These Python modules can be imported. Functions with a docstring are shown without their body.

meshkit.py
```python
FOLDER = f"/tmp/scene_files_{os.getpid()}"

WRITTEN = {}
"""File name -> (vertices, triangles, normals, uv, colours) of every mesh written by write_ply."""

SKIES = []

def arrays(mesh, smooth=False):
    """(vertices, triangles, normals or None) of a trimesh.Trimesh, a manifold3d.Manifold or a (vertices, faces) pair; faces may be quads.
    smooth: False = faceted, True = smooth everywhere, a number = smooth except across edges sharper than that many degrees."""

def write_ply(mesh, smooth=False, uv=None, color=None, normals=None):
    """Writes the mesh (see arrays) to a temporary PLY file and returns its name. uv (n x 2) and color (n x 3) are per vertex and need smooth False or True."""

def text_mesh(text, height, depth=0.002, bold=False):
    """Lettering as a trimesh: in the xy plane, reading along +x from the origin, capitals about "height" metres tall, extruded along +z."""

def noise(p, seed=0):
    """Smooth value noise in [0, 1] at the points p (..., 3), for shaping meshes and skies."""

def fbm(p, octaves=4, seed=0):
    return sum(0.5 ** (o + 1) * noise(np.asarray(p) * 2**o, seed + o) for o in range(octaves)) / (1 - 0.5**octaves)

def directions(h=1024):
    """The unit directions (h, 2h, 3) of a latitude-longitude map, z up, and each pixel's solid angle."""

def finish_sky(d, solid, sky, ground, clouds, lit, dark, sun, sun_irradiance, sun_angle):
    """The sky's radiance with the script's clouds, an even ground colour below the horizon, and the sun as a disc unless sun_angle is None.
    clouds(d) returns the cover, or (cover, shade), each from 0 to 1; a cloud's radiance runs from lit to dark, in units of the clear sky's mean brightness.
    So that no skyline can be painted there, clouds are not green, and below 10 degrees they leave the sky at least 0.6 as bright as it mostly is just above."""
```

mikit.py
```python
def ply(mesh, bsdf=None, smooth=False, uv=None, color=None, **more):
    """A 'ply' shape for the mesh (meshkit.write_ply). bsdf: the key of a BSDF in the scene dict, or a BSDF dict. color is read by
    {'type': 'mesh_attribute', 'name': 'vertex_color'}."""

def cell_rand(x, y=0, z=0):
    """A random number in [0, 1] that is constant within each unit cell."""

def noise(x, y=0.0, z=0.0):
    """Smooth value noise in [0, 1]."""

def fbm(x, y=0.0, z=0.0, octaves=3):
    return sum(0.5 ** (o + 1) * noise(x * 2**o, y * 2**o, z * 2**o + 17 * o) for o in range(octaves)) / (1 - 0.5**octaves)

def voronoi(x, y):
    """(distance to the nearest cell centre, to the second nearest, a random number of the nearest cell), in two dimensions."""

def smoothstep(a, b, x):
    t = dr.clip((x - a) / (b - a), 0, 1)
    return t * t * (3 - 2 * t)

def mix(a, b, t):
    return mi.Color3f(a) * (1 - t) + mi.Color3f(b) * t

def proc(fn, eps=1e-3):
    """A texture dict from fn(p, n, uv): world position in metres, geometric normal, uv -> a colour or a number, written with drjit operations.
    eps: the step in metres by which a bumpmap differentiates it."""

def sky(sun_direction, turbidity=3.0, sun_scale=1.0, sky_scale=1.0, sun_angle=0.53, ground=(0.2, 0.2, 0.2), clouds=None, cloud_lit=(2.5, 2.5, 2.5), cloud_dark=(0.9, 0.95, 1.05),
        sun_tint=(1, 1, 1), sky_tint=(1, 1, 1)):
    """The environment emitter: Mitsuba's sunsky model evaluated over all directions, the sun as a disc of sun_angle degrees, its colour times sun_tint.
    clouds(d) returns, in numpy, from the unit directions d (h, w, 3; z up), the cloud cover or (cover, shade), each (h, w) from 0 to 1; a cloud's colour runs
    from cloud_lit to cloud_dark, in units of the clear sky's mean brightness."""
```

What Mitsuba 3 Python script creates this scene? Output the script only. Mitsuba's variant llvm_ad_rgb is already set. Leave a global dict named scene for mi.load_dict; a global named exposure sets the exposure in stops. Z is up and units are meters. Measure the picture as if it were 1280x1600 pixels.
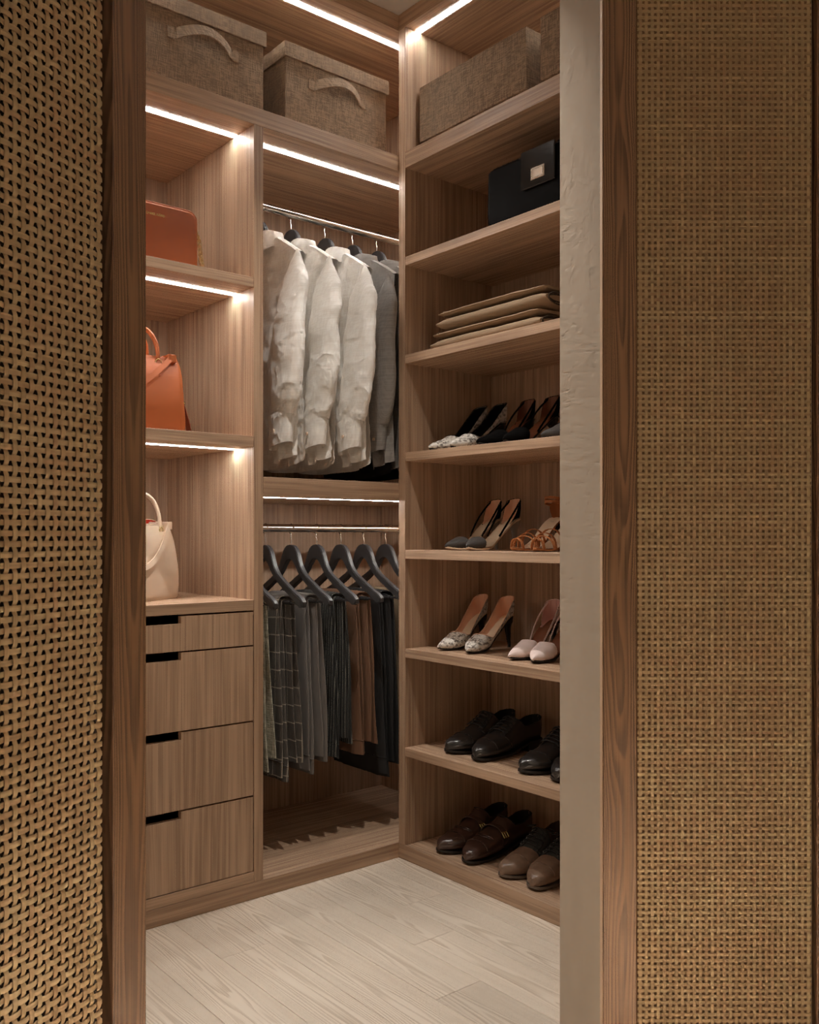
import math, random
import numpy as np, trimesh, manifold3d as m3
import mitsuba as mi, drjit as dr
import mikit, meshkit
from mikit import noise, fbm, cell_rand, smoothstep, mix, voronoi
from scipy.interpolate import PchipInterpolator
from shapely.geometry import LineString, Polygon
T = mi.ScalarTransform4f
random.seed(7); rng = np.random.default_rng(11)
scene, labels = {}, {}

# ------------------------------------------------------------------ camera, exposure, added hall lamps
# closet frame: x along the wardrobe front, y into the wardrobe, origin where the two fronts meet on the floor
CAM = np.array([-1.7861, -2.2113, 1.0])
FWD = np.array([0.6375, 0.7704, 0.0]); FWD /= np.linalg.norm(FWD)
RIGHT = np.array([FWD[1], -FWD[0], 0.0])
scene['camera'] = {'type': 'perspective', 'fov': math.degrees(2*math.atan(640/1431.137)), 'fov_axis': 'x',
                   'principal_point_offset_y': -0.02258, 'near_clip': 0.02, 'far_clip': 50,
                   'to_world': T().look_at(origin=CAM.tolist(), target=(CAM+FWD).tolist(), up=[0, 0, 1])}
exposure = 0.0
LED = [57.0, 55.5, 52.5]             # radiance of the strips
SPOT = [140.0, 130.0, 116.0]               # intensity of an added hall downlight
GLOBE = [5.6, 5.2, 4.5]           # radiance of the added hall fill lamp
CLOSET = [4.7, 4.5, 4.15]             # intensity of the closet's own downlight
H = 2.614                            # ceiling height

def hall(X, Z, z=0.0):               # hall frame: X along the doors' wall, Z towards it
    return CAM*[1, 1, 0] + RIGHT*X + FWD*Z + np.array([0, 0, z])
HALL = T([[RIGHT[0], FWD[0], 0, CAM[0]], [RIGHT[1], FWD[1], 0, CAM[1]], [0, 0, 1, 0], [0, 0, 0, 1]])

# ------------------------------------------------------------------ helpers
def numbered(key):
    if key not in scene and key not in labels and not any(k.startswith(key+'__') for k in scene): return key
    i = 1
    while True:
        k = f'{key}_{i:03d}'
        if k not in scene and k not in labels: return k
        i += 1

def thing(name, label, cat, group=None):
    key = numbered(name)
    labels[key] = {'label': label, 'category': cat}
    if group: labels[key]['group'] = group
    return key

def obj(name, mesh, mat, parent=None, smooth=False, label=None, seed=None, uv=None, tw=None, **more):
    key = numbered(f'{parent}__{name}' if parent else name)
    if seed is not None:
        v, f, _ = meshkit.arrays(mesh)
        mesh = (v, f); uv = np.tile([seed, 0.5], (len(v), 1))
        if smooth not in (True, False): smooth = False
    d = mikit.ply(mesh, mat, smooth=smooth, uv=uv, **more)
    if tw is not None: d['to_world'] = tw
    scene[key] = d
    if label: labels[key] = {'label': label}
    return key

def struct(name, mesh, mat, **kw):
    k = obj(name, mesh, mat, **kw); labels[k] = {'kind': 'structure'}; return k

def hullm(pts): return trimesh.convex.convex_hull(np.asarray(pts, float))

def box(x0, y0, z0, x1, y1, z1, c=0.0008):
    if c <= 0:
        b = trimesh.creation.box(extents=[x1-x0, y1-y0, z1-z0]); b.apply_translation([(x0+x1)/2, (y0+y1)/2, (z0+z1)/2]); return b
    P = []
    for sx, X in ((1, x0), (-1, x1)):
        for sy, Y in ((1, y0), (-1, y1)):
            for sz, Z in ((1, z0), (-1, z1)):
                P += [(X, Y+sy*c, Z+sz*c), (X+sx*c, Y, Z+sz*c), (X+sx*c, Y+sy*c, Z)]
    return hullm(P)

def cat(*ms): return trimesh.util.concatenate([m for m in ms])

def grid(P, cu=False, cv=False, flip=False):
    P = np.asarray(P, float); nu, nv = P.shape[:2]
    i = np.arange(nu if cu else nu-1); j = np.arange(nv if cv else nv-1)
    I, J = np.meshgrid(i, j, indexing='ij'); I2 = (I+1) % nu; J2 = (J+1) % nv
    q = np.stack([I*nv+J, I2*nv+J, I2*nv+J2, I*nv+J2], -1).reshape(-1, 4)
    if flip: q = q[:, ::-1]
    return trimesh.Trimesh(P.reshape(-1, 3), np.vstack([q[:, [0, 1, 2]], q[:, [0, 2, 3]]]), process=False)

def loft(rings, closed_ends=True, cap=True):
    m = grid(rings, cv=True)
    if cap:
        R = np.asarray(rings); n = R.shape[1]; v = list(m.vertices); f = list(m.faces)
        for k, s in ((0, 1), (len(R)-1, -1)):
            c = len(v); v.append(R[k].mean(0))
            for j in range(n):
                a, b = k*n+j, k*n+(j+1) % n
                f.append([c, a, b] if s > 0 else [c, b, a])
        m = trimesh.Trimesh(np.array(v), np.array(f), process=False)
    if m.volume < 0: m.invert()
    return m

def tube(pts, r, n=10, cap=True, closed=False):
    p = np.asarray(pts, float); r = np.broadcast_to(r, (len(p),))
    t = np.roll(p, -1, 0)-np.roll(p, 1, 0) if closed else np.gradient(p, axis=0)
    t /= np.linalg.norm(t, axis=1, keepdims=True)+1e-12
    a = np.cross(t[0], [0, 0, 1.0] if abs(t[0][2]) < .9 else [1.0, 0, 0]); R = []
    for k in range(len(p)):
        a = a-t[k]*(a@t[k]); a /= np.linalg.norm(a); b = np.cross(t[k], a)
        an = np.arange(n)*2*np.pi/n
        R.append(p[k]+r[k]*(np.cos(an)[:, None]*a+np.sin(an)[:, None]*b))
    if closed: return grid(R, cu=True, cv=True)
    return loft(R, cap=cap)

def band(pts, nrm, w, th):
    """a flat strap along pts; nrm: the direction across its thickness; w its width."""
    p = np.asarray(pts, float); t = np.gradient(p, axis=0); t /= np.linalg.norm(t, axis=1, keepdims=True)
    n = np.broadcast_to(np.asarray(nrm, float), p.shape); n = n-t*(n*t).sum(1, keepdims=True); n /= np.linalg.norm(n, axis=1, keepdims=True)
    s = np.cross(t, n); w = np.broadcast_to(w, (len(p),))[:, None]/2
    return loft(np.stack([p+s*w+n*th/2, p-s*w+n*th/2, p-s*w-n*th/2, p+s*w-n*th/2], 1))

def cyl(a, b, r, n=24):
    return tube([a, b], r, n)

def torus(c, R, r, ax1, ax2, n=20, m=8):
    an = np.arange(n)*2*np.pi/n
    return tube(np.asarray(c)+R*(np.cos(an)[:, None]*np.asarray(ax1)+np.sin(an)[:, None]*np.asarray(ax2)), r, m, closed=True)

def rrect(hx, hy, r, n=6):
    P = []
    for cx, cy, a0 in ((hx-r, hy-r, 0), (-hx+r, hy-r, 90), (-hx+r, -hy+r, 180), (hx-r, -hy+r, 270)):
        for k in range(n+1):
            a = math.radians(a0+90*k/n); P.append((cx+r*math.cos(a), cy+r*math.sin(a)))
    return np.array(P)

def interp(xs, ys): return PchipInterpolator(xs, ys)
def clamp01(x): return np.clip(x, 0, 1)
def rotz(deg): return T().rotate([0, 0, 1], deg)

# ------------------------------------------------------------------ materials
def pr(color, rough=.5, **k):
    c = color if isinstance(color, dict) else {'type': 'rgb', 'value': list(color)}
    return {'type': 'twosided', 'b': {'type': 'principled', 'base_color': c, 'roughness': rough, **k}}

def srgb(r, g, b): return [(c/255/12.92 if c/255 <= .04045 else ((c/255+.055)/1.055)**2.4) for c in (r, g, b)]

def oak(axis):
    dark, light = srgb(148, 119, 96), srgb(187, 157, 131)
    o = [k for k in range(3) if k != axis]
    def fn(p, n, uv):
        a, b, l = p[o[0]], p[o[1]], p[axis]
        s = uv.x*31.7
        wob = .010*noise(l*2.2, s, a*6+b*6)
        a = a+wob; b = b-wob
        st = .42*noise(a*150+s, b*150, l*2.5)+.30*noise(a*420, b*420+s, l*7)+.28*fbm(a*26+s, b*26, l*.9, 2)
        c = mix(dark, light, smoothstep(.22, .76, st))
        return c*(.93+.14*cell_rand(dr.floor(uv.x*97), 3, axis))
    return mikit.proc(fn)

def figured(dark, light, K, ka, lo=.2, hi=.85):
    """flat-sawn figure: uv.x = plank number + position across (m) + .5, uv.y = position along (m)."""
    def fn(p, n, uv):
        k = dr.floor(uv.x); c = uv.x-k-.5; a = uv.y
        r1, r2, r3 = cell_rand(k, 1), cell_rand(k, 2), cell_rand(k, 5)
        c0 = (r1-.5)*.05+.012*(noise(a*2.3, k)-.5)*2
        w = fbm(c*22+k*9, a*2.2, k*3, 3)
        ring = (c-c0)*(c-c0)*K+a*ka*(r2*1.6-.8+.3)+w*5.5
        f = ring-dr.floor(ring)
        line = smoothstep(0, .75, f)*(1-smoothstep(.82, 1, f))
        pore = smoothstep(.4, .8, noise(c*650+k, a*7+c*40))*.4+noise(c*240, a*3+k)*.35
        t = dr.clip(.62*line+pore*.55+.22*(fbm(a*1.4, k, c*9)-.5), 0, 1)
        return mix(light, dark, smoothstep(lo, hi, t))*(.90+.18*r3)
    return mikit.proc(fn)

PITCH = .0105
def cane(origin, d, which, off):
    o, dd = [float(x) for x in origin], [float(x) for x in d]
    A_, B_, C_ = srgb(188, 160, 124), srgb(210, 186, 148), srgb(190, 152, 120)
    def fn(p, n, uv):
        s = (p.x-o[0])*dd[0]+(p.y-o[1])*dd[1]; z = p.z
        i = dr.floor((z if which == 'h' else s)/PITCH+off)
        across, along = (z, s) if which == 'h' else (s, z)
        r1, r2 = cell_rand(i, 1, 3), cell_rand(i, 2, 9)
        c = mix(mix(A_, B_, r1), C_, r2*.8*noise(along*30, i*3.1))
        return c*(.86+.16*noise(across*700, along*26, i))*(.90+.20*noise(along*45, i*1.7))
    return mikit.proc(fn)

def linen_tex(c1, c2, f=650):
    def fn(p, n, uv):
        h = p.x+p.y*1.03
        t = .5*noise(h*f, p.z*70, 1)+.5*noise(h*70, p.z*f, 2)
        return mix(c1, c2, smoothstep(.3, .7, t*.8+.2*fbm(h*30, p.z*30)))
    return mikit.proc(fn)

def check_tex(p, n, uv):
    base = mix(srgb(66, 62, 58), srgb(84, 79, 74), noise(p.y*500, p.z*60, p.x*500))
    z = p.z/.052+.2*noise(p.y*12, p.x*30); y = p.y/.047+.15*noise(p.z*7)
    l = dr.maximum(1-smoothstep(.02, .05, dr.abs(z-dr.floor(z)-.5)), .8*(1-smoothstep(.02, .05, dr.abs(y-dr.floor(y)-.5))))
    return mix(base, srgb(160, 152, 140), l*.75)

def pin_tex(p, n, uv):
    y = (p.y+.012*p.x)/.011
    l = 1-smoothstep(.06, .13, dr.abs(y-dr.floor(y)-.5))
    return mix(srgb(34, 34, 33), srgb(120, 120, 112), l*.6)

def snake_tex(p, n, uv):
    d1, d2, r = voronoi((p.x+.4*p.z)*420, (p.y+.6*p.z)*420)
    m = fbm(p.x*150, p.y*150, p.z*150, 3)
    base = mix(srgb(232, 226, 217), srgb(128, 120, 113), smoothstep(.48, .68, m+.16*(r-.5)))
    return base*(1-.35*(1-smoothstep(.02, .18, d2-d1)))

def plaster_tex(p, n, uv):
    return mix(srgb(170, 155, 138), srgb(184, 170, 153), fbm(p.x*9+p.y*7, p.z*6, p.y*5, 4))
def plaster_h(p, n, uv):
    h = p.x-p.y
    f = fbm(h*34, p.z*26, 2, 4)
    return -.0011*(1-smoothstep(0, .022, dr.abs(f-.56)))+.0012*fbm(h*130, p.z*130, 5, 2)

def patina_tex(p, n, uv):
    return mix(srgb(96, 74, 60), srgb(132, 108, 90), fbm(p.x*60, p.y*60, p.z*80, 3))

def crinkle(p, n, uv):
    q = p.y*.8+p.z*.6+p.x
    r = 1-dr.abs(2*fbm(q*24+3*noise(p.y*9, p.z*9, 4), p.z*13-p.y*9, p.x*20, 3)-1)
    return .0040*r*r*r+.0012*fbm(p.y*90, p.z*90, p.x*90, 2)
M = {
 'oak_x': pr(oak(0), .48), 'oak_y': pr(oak(1), .48), 'oak_z': pr(oak(2), .48),
 'door_oak': pr(figured(srgb(92, 66, 48), srgb(146, 112, 84), 5200, 7, .1, 1.0), .5),
 'floor_oak': pr(figured(srgb(192, 176, 157), srgb(220, 207, 191), 2600, 7, .25, 1.05), .42),
 'plaster': {'type': 'twosided', 'b': {'type': 'bumpmap', 'arbitrary': mikit.proc(plaster_h), 'scale': 1.0,
             'bsdf': {'type': 'principled', 'base_color': mikit.proc(plaster_tex), 'roughness': .85}}},
 'ceiling_paint': pr(srgb(205, 198, 190), .9), 'hall_paint': pr(srgb(200, 191, 178), .9),
 'box_linen': pr(linen_tex(srgb(104, 86, 69), srgb(142, 120, 98), 800), .95),
 'box_dark': pr(srgb(52, 42, 32), .95),
 'white_linen_flat': pr(linen_tex(srgb(230, 226, 220), srgb(240, 237, 232), 420), .9, sheen=.3),
 'grey_wool': pr(linen_tex(srgb(124, 120, 116), srgb(136, 132, 128), 500), .9, sheen=.3),
 'black_cloth': pr(srgb(26, 25, 25), .85), 'check_wool': pr(mikit.proc(check_tex), .9), 'pin_wool': pr(mikit.proc(pin_tex), .9),
 'mid_grey_wool': pr(srgb(106, 101, 97), .9), 'brown_wool': pr(srgb(98, 70, 51), .9), 'olive_wool': pr(srgb(122, 104, 82), .9),
 'tweed': pr(linen_tex(srgb(120, 118, 104), srgb(176, 172, 156), 500), .95), 'fold_cloth': pr(srgb(148, 125, 101), .9, sheen=.3),
 'fold_dark': pr(srgb(58, 48, 38), .9),
 'hanger_black': pr(srgb(44, 43, 44), .42), 'chrome': {'type': 'twosided', 'b': {'type': 'roughconductor', 'material': 'Al', 'alpha': .07, 'specular_reflectance': {'type': 'rgb', 'value': [.95, .9, .84]}}},
 'gold': {'type': 'twosided', 'b': {'type': 'roughconductor', 'material': 'Au', 'alpha': .15}}, 'steel': {'type': 'twosided', 'b': {'type': 'roughconductor', 'material': 'Al', 'alpha': .2}},
 'black_leather': pr(srgb(36, 34, 34), .27, specular=.75), 'tote_leather': pr(srgb(16, 15, 15), .5, specular=.03), 'brown_leather': pr(srgb(58, 38, 31), .27, specular=.7, clearcoat=.5, clearcoat_gloss=.85),
 'patina_leather': pr(mikit.proc(patina_tex), .36, specular=.5), 'grey_suede': pr(srgb(54, 54, 52), .9), 'taupe_suede': pr(srgb(84, 68, 56), .9),
 'sole_dark': pr(srgb(26, 22, 20), .5), 'sole_grey': pr(srgb(92, 80, 70), .6), 'lace': pr(srgb(18, 18, 18), .7), 'lining_tan': pr(srgb(226, 180, 150), .6), 'insole': pr(srgb(228, 202, 172), .55),
 'snake': pr(mikit.proc(snake_tex), .4, specular=.5), 'pink_leather': pr(srgb(240, 220, 214), .35, specular=.5), 'pink_lining': pr(srgb(206, 160, 150), .6),
 'brown_insole': pr(srgb(112, 66, 42), .5), 'grey_satin': pr(srgb(64, 60, 58), .55, specular=.3), 'lit_edge_oak': pr(srgb(206, 176, 146), .5), 'tan_suede': pr(srgb(164, 106, 66), .75, specular=.2), 'black_suede': pr(srgb(11, 10, 10), .9, specular=.05),
 'clear_vinyl': {'type': 'thindielectric', 'int_ior': 1.4}, 'heel_horn': pr(srgb(150, 138, 126), .3), 'black_patent': pr(srgb(14, 13, 13), .15, specular=.6),
 'orange_leather': pr(srgb(166, 88, 46), .42, specular=.5), 'rust_leather': pr(srgb(156, 76, 38), .45, specular=.45), 'cream_leather': pr(srgb(226, 205, 184), .42, specular=.5),
 'red_lining': pr(srgb(176, 50, 30), .7), 'strap_brown': pr(srgb(122, 66, 46), .5), 'label_metal': pr(srgb(205, 186, 168), .4, metallic=.3),
 'black_void': pr(srgb(40, 34, 30), .8),
}
R_DIR, R_O = RIGHT, hall(.3375, 1.6)
L_ANG = math.radians(23.5)
L_DIR = RIGHT*math.sin(L_ANG)+FWD*math.cos(L_ANG)
L_O = hall(-.3346+.3987*.0125, 1.008+.9171*.0125)      # where the left leaf's woven field ends
M['cane_rh'] = pr(cane(R_O, R_DIR, 'h', .5), .8, specular=.25); M['cane_rv'] = pr(cane(R_O, R_DIR, 'v', .5), .8, specular=.25)
M['cane_lh'] = pr(cane(L_O, L_DIR, 'h', .5), .8, specular=.25); M['cane_lv'] = pr(cane(L_O, L_DIR, 'v', .5), .8, specular=.25)
M['hole_shade'] = pr(srgb(50, 40, 32), .9); M['cane_back'] = pr(srgb(150, 120, 86), .8)
M['white_linen'] = {'type': 'twosided', 'b': {'type': 'bumpmap', 'arbitrary': mikit.proc(crinkle, eps=.0015), 'scale': 1.0, 'bsdf': M.pop('white_linen_flat')['b']}}
for k, v in M.items(): scene[k] = v

# ------------------------------------------------------------------ the room: floor, ceiling, walls
def prism(pts, z0, z1):
    return trimesh.creation.extrude_polygon(Polygon(pts), z1-z0).apply_translation([0, 0, z0])
hx = lambda X, Z: tuple(hall(X, Z)[:2])
outline = Polygon([hx(-1.75, -1.7), hx(1.75, -1.7), hx(1.75, 1.62), hx(.32, 1.7), (0, -1.02), (0, 0), (-1.15, 0), (-1.15, -.5), hx(-.62, 1.7), hx(-1.75, 1.62)])
full = outline.union(Polygon([(-1.2, -1.1), (.46, -1.1), (.46, .62), (-1.2, .62)])).buffer(.12)
struct('floor', trimesh.creation.extrude_polygon(full, .1).apply_translation([0, 0, -.113]), 'hall_paint')
struct('ceiling', trimesh.creation.extrude_polygon(full, .08).apply_translation([0, 0, H]), 'ceiling_paint')

PW = .1325
joints = {0: -.497, 1: -.729, 2: -1.12, 3: -.262, 4: -.9, 5: -.55, 6: -1.2, -1: -.3}
pid = 0
for k in range(-16, 32):
    xa, xb = -.22-PW*(k+1), -.22-PW*k
    j = joints.get(k, -(.2+1.3*((k*.618) % 1)))
    ys = sorted([j+1.45*q for q in range(-5, 5)])
    for ya, yb in zip(ys[:-1], ys[1:]):
        piece = Polygon([(xa+.0003, ya+.0003), (xb-.0003, ya+.0003), (xb-.0003, yb-.0003), (xa+.0003, yb-.0003)]).intersection(outline)
        if piece.is_empty or piece.area < .002: continue
        for g in getattr(piece, 'geoms', [piece]):
            if g.geom_type != 'Polygon' or g.area < .002: continue
            c = np.array(g.convex_hull.exterior.coords)[:-1]
            top = np.array(g.buffer(-.0007, join_style=2).exterior.coords)[:-1]
            m = hullm([(x, y, -.013) for x, y in c]+[(x, y, -.0006) for x, y in c]+[(x, y, 0) for x, y in top])
            pid += 1
            v, f, _ = meshkit.arrays(m)
            uv = np.stack([pid+.5+(v[:, 0]-(xa+xb)/2), v[:, 1]+pid*.37], 1)
            obj('plank', (v, f), 'floor_oak', 'floor', uv=uv)

struct('wall_back', box(-1.2, .575, 0, .46, .66, H, 0), 'hall_paint')
struct('wall_right', box(.395, -1.06, 0, .46, .574, H, 0), 'hall_paint')
struct('wall_left', box(-1.21, -.52, 0, -1.14, .574, H, 0), 'hall_paint')
struct('wall_end', box(-.34, -1.09, 0, .394, -1.03, H, 0), 'hall_paint')
# the wall round the doorway: its right jamb is splayed a little
jr = [hx(.3375, 1.622), hx(1.78, 1.622), hx(1.78, 1.8), hx(.2956, 1.8)]
struct('wall_front', prism(jr, 0, H), 'plaster')
struct('wall_front_left', prism([hx(-1.78, 1.622), hx(-.62, 1.622), hx(-.62, 1.8), hx(-1.78, 1.8)], 0, H), 'plaster')
struct('wall_header', prism([hx(-.619, 1.622), hx(.336, 1.622), hx(.2946, 1.8), hx(-.619, 1.8)], 2.3, H), 'plaster')
struct('wall_hall_left', prism([hx(-1.86, -1.78), hx(-1.781, -1.78), hx(-1.781, 1.8), hx(-1.86, 1.8)], 0, H), 'hall_paint')
struct('wall_hall_right', prism([hx(1.781, -1.78), hx(1.86, -1.78), hx(1.86, 1.8), hx(1.781, 1.8)], 0, H), 'hall_paint')
struct('wall_hall_back', prism([hx(-1.78, -1.86), hx(1.78, -1.86), hx(1.78, -1.74), hx(-1.78, -1.74)], 0, H), 'hall_paint')

# unseen lamps added for light: two downlights bouncing off the floor, one ceiling fill
def downlight(c, label, group, inten, cut, beam):
    t = thing('ceiling_downlight', label, 'lamp', group)
    ring = np.array([(.045, -.001), (.045, -.006), (.036, -.006), (.034, -.001)])
    an = np.arange(32)*2*np.pi/32
    obj('trim_ring', grid([[c+[r*math.cos(a), r*math.sin(a), z] for r, z in ring] for a in an], cu=True, cv=True), 'steel', t, smooth=40)
    p = c-np.array([0, 0, .012]); q = p*[1, 1, 0]
    scene[numbered('downlight_beam')] = {'type': 'spot', 'to_world': T().look_at(origin=p.tolist(), target=q.tolist(), up=RIGHT.tolist()),
        'intensity': {'type': 'rgb', 'value': inten}, 'cutoff_angle': cut, 'beam_width': beam}
downlight(hall(.36, .78, H), 'added unseen downlight whose floor pool brightens the right cane door', 'added downlights in the hall ceiling', SPOT, 17.5, 9.0)
downlight(hall(-.04, .42, H), 'added unseen downlight whose floor pool brightens the left cane door', 'added downlights in the hall ceiling', [v*.22 for v in SPOT], 17.5, 9.0)
downlight(np.array([-.56, -.56, H]), 'recessed ceiling downlight over the closet floor', 'downlight in the closet ceiling', CLOSET, 41.0, 24.0)
c = hall(0, -.9, H-.03); t = thing('added_fill_lamp', 'added round fill lamp on the hall ceiling, unseen', 'lamp')  # put in for ambient fill in the hall, out of view
an = np.arange(40)*2*np.pi/40
obj('base', loft([[c+[.30*math.cos(a), .30*math.sin(a), z] for a in an] for z in (.029, .0)]), 'ceiling_paint', t, smooth=40)
obj('diffuser', loft([[c+[r*math.cos(a), r*math.sin(a), z] for a in an] for r, z in ((.28, -.001), (.28, -.02), (.26, -.03))]), 'ceiling_paint', t,
    smooth=40, emitter={'type': 'area', 'radiance': {'type': 'rgb', 'value': GLOBE}})

# ------------------------------------------------------------------ left wardrobe
W = thing('wardrobe_unit', 'oak wardrobe with drawers, bag niches and two lit hanging bays on the left', 'wardrobe')
sd = [0.0]
def board(name, b, axis, parent, **kw):
    sd[0] = (sd[0]+.618034) % 1
    return obj(name, box(*b, **({'c': kw.pop('c')} if 'c' in kw else {})), 'oak_'+axis, parent, seed=sd[0], **kw)
XL, XD0, XD1, XR, D = -1.09, -.5109, -.4817, .36, .55
board('side_panel', (XL-.03, 0, 0, XL, D, 2.5645), 'z', W)
board('divider_panel', (XD0, 0.0003, .0468, XD1, D, 2.1295), 'z', W)
board('side_panel', (XR, 0.001, 0, XR+.03, D, 2.5645), 'z', W)
board('back_panel', (XL-.03, D+.0005, 0, XR+.03, D+.018, 2.5645), 'z', W)
board('plinth', (XL+.0005, 0, 0, XR-.0005, .02, .0466), 'x', W)
board('bottom_panel', (XD1+.0005, .0205, .022, XR-.0005, D, .0467), 'x', W)
board('bottom_panel', (XL+.0005, .0205, .022, XD0-.0005, D, .0467), 'x', W)
board('rail', (XL+.0005, 0, .0469, XD0-.0005, .02, .0757), 'x', W)
ts = board('top_shelf', (XL+.0005, 0, 2.1296, XR-.0005, D, 2.1775), 'x', W)
tp = board('top_panel', (XL-.03, 0, 2.565, XR+.03, D+.018, H-.0005), 'x', W)
s1 = board('shelf', (XL+.0005, .001, 1.6815, XD0-.0005, D, 1.7089), 'x', W)
s2 = board('shelf', (XL+.0005, .001, 1.2425, XD0-.0005, D, 1.2724), 'x', W)
s3 = board('drawer_top', (XL+.0005, .001, .7935, XD0-.0005, D, .8221), 'x', W)
s4 = board('middle_shelf', (XD1+.0005, .001, 1.1084, XR-.0005, D, 1.1616), 'x', W)

def led(parent, x0, y0, x1, y1, z):
    k = obj('light_strip', box(x0, y0, z-.0022, x1, y1, z+.0015, 0), 'ceiling_paint', parent, label='glowing white light strip under the shelf',
            emitter={'type': 'area', 'radiance': {'type': 'rgb', 'value': LED}})
led(ts, XL+.004, .093, XD0-.001, .112, 2.1296); led(ts, XD1+.001, .096, XR-.004, .115, 2.1296)
led(s1, XL+.004, .094, XD0-.001, .113, 1.6815); led(s2, XL+.004, .088, XD0-.001, .107, 1.2425)
led(s4, XD1+.001, .050, XR-.004, .069, 1.1084); led(tp, XL+.004, .066, XR-.004, .085, 2.565)

for z0, z1, lb in ((.6985, .7889, 'topmost shallow drawer with a finger notch'), (.4912, .6943, 'second drawer with a finger notch'), (.2858, .4868, 'third drawer with a finger notch'), (.0782, .2812, 'lowest drawer with a finger notch')):
    x0, x1, n0, n1, c = XL+.003, XD0-.0028, -.874, -.7258, .0195
    pg = Polygon([(x0, z0), (x1, z0), (x1, z1), (n1, z1), (n1, z1-c), (n0, z1-c), (n0, z1), (x0, z1)])
    m = trimesh.creation.extrude_polygon(pg, .019)
    v = m.vertices.copy(); m.vertices = np.stack([v[:, 0], v[:, 2]+.0005, v[:, 1]], 1); m.invert()
    sd[0] = (sd[0]+.618) % 1
    k = obj('drawer', m, 'oak_z', W, seed=sd[0], label=lb)
    obj('tray', cat(box(x0+.02, .05, z0+.01, x0+.032, .50, z1-.035), box(x1-.032, .05, z0+.01, x1-.02, .50, z1-.035), box(x0+.033, .05, z0+.01, x1-.033, .50, z0+.02)), 'black_void', k)

def rod(z):
    k = obj('hanging_rail', tube([(XD1+.0005, .27, z), (XR-.0005, .27, z)], .0125, 28), 'chrome', W, smooth=40, label='polished chrome hanging rail')
    for x0, x1 in ((XD1+.0003, XD1+.006), (XR-.006, XR-.0003)):
        obj('flange', tube([(x0, .27, z), (x1, .27, z)], .02, 28), 'chrome', k, smooth=40)
ZU, ZLO = 2.0205, 1.0222
rod(ZU); rod(ZLO)

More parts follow.
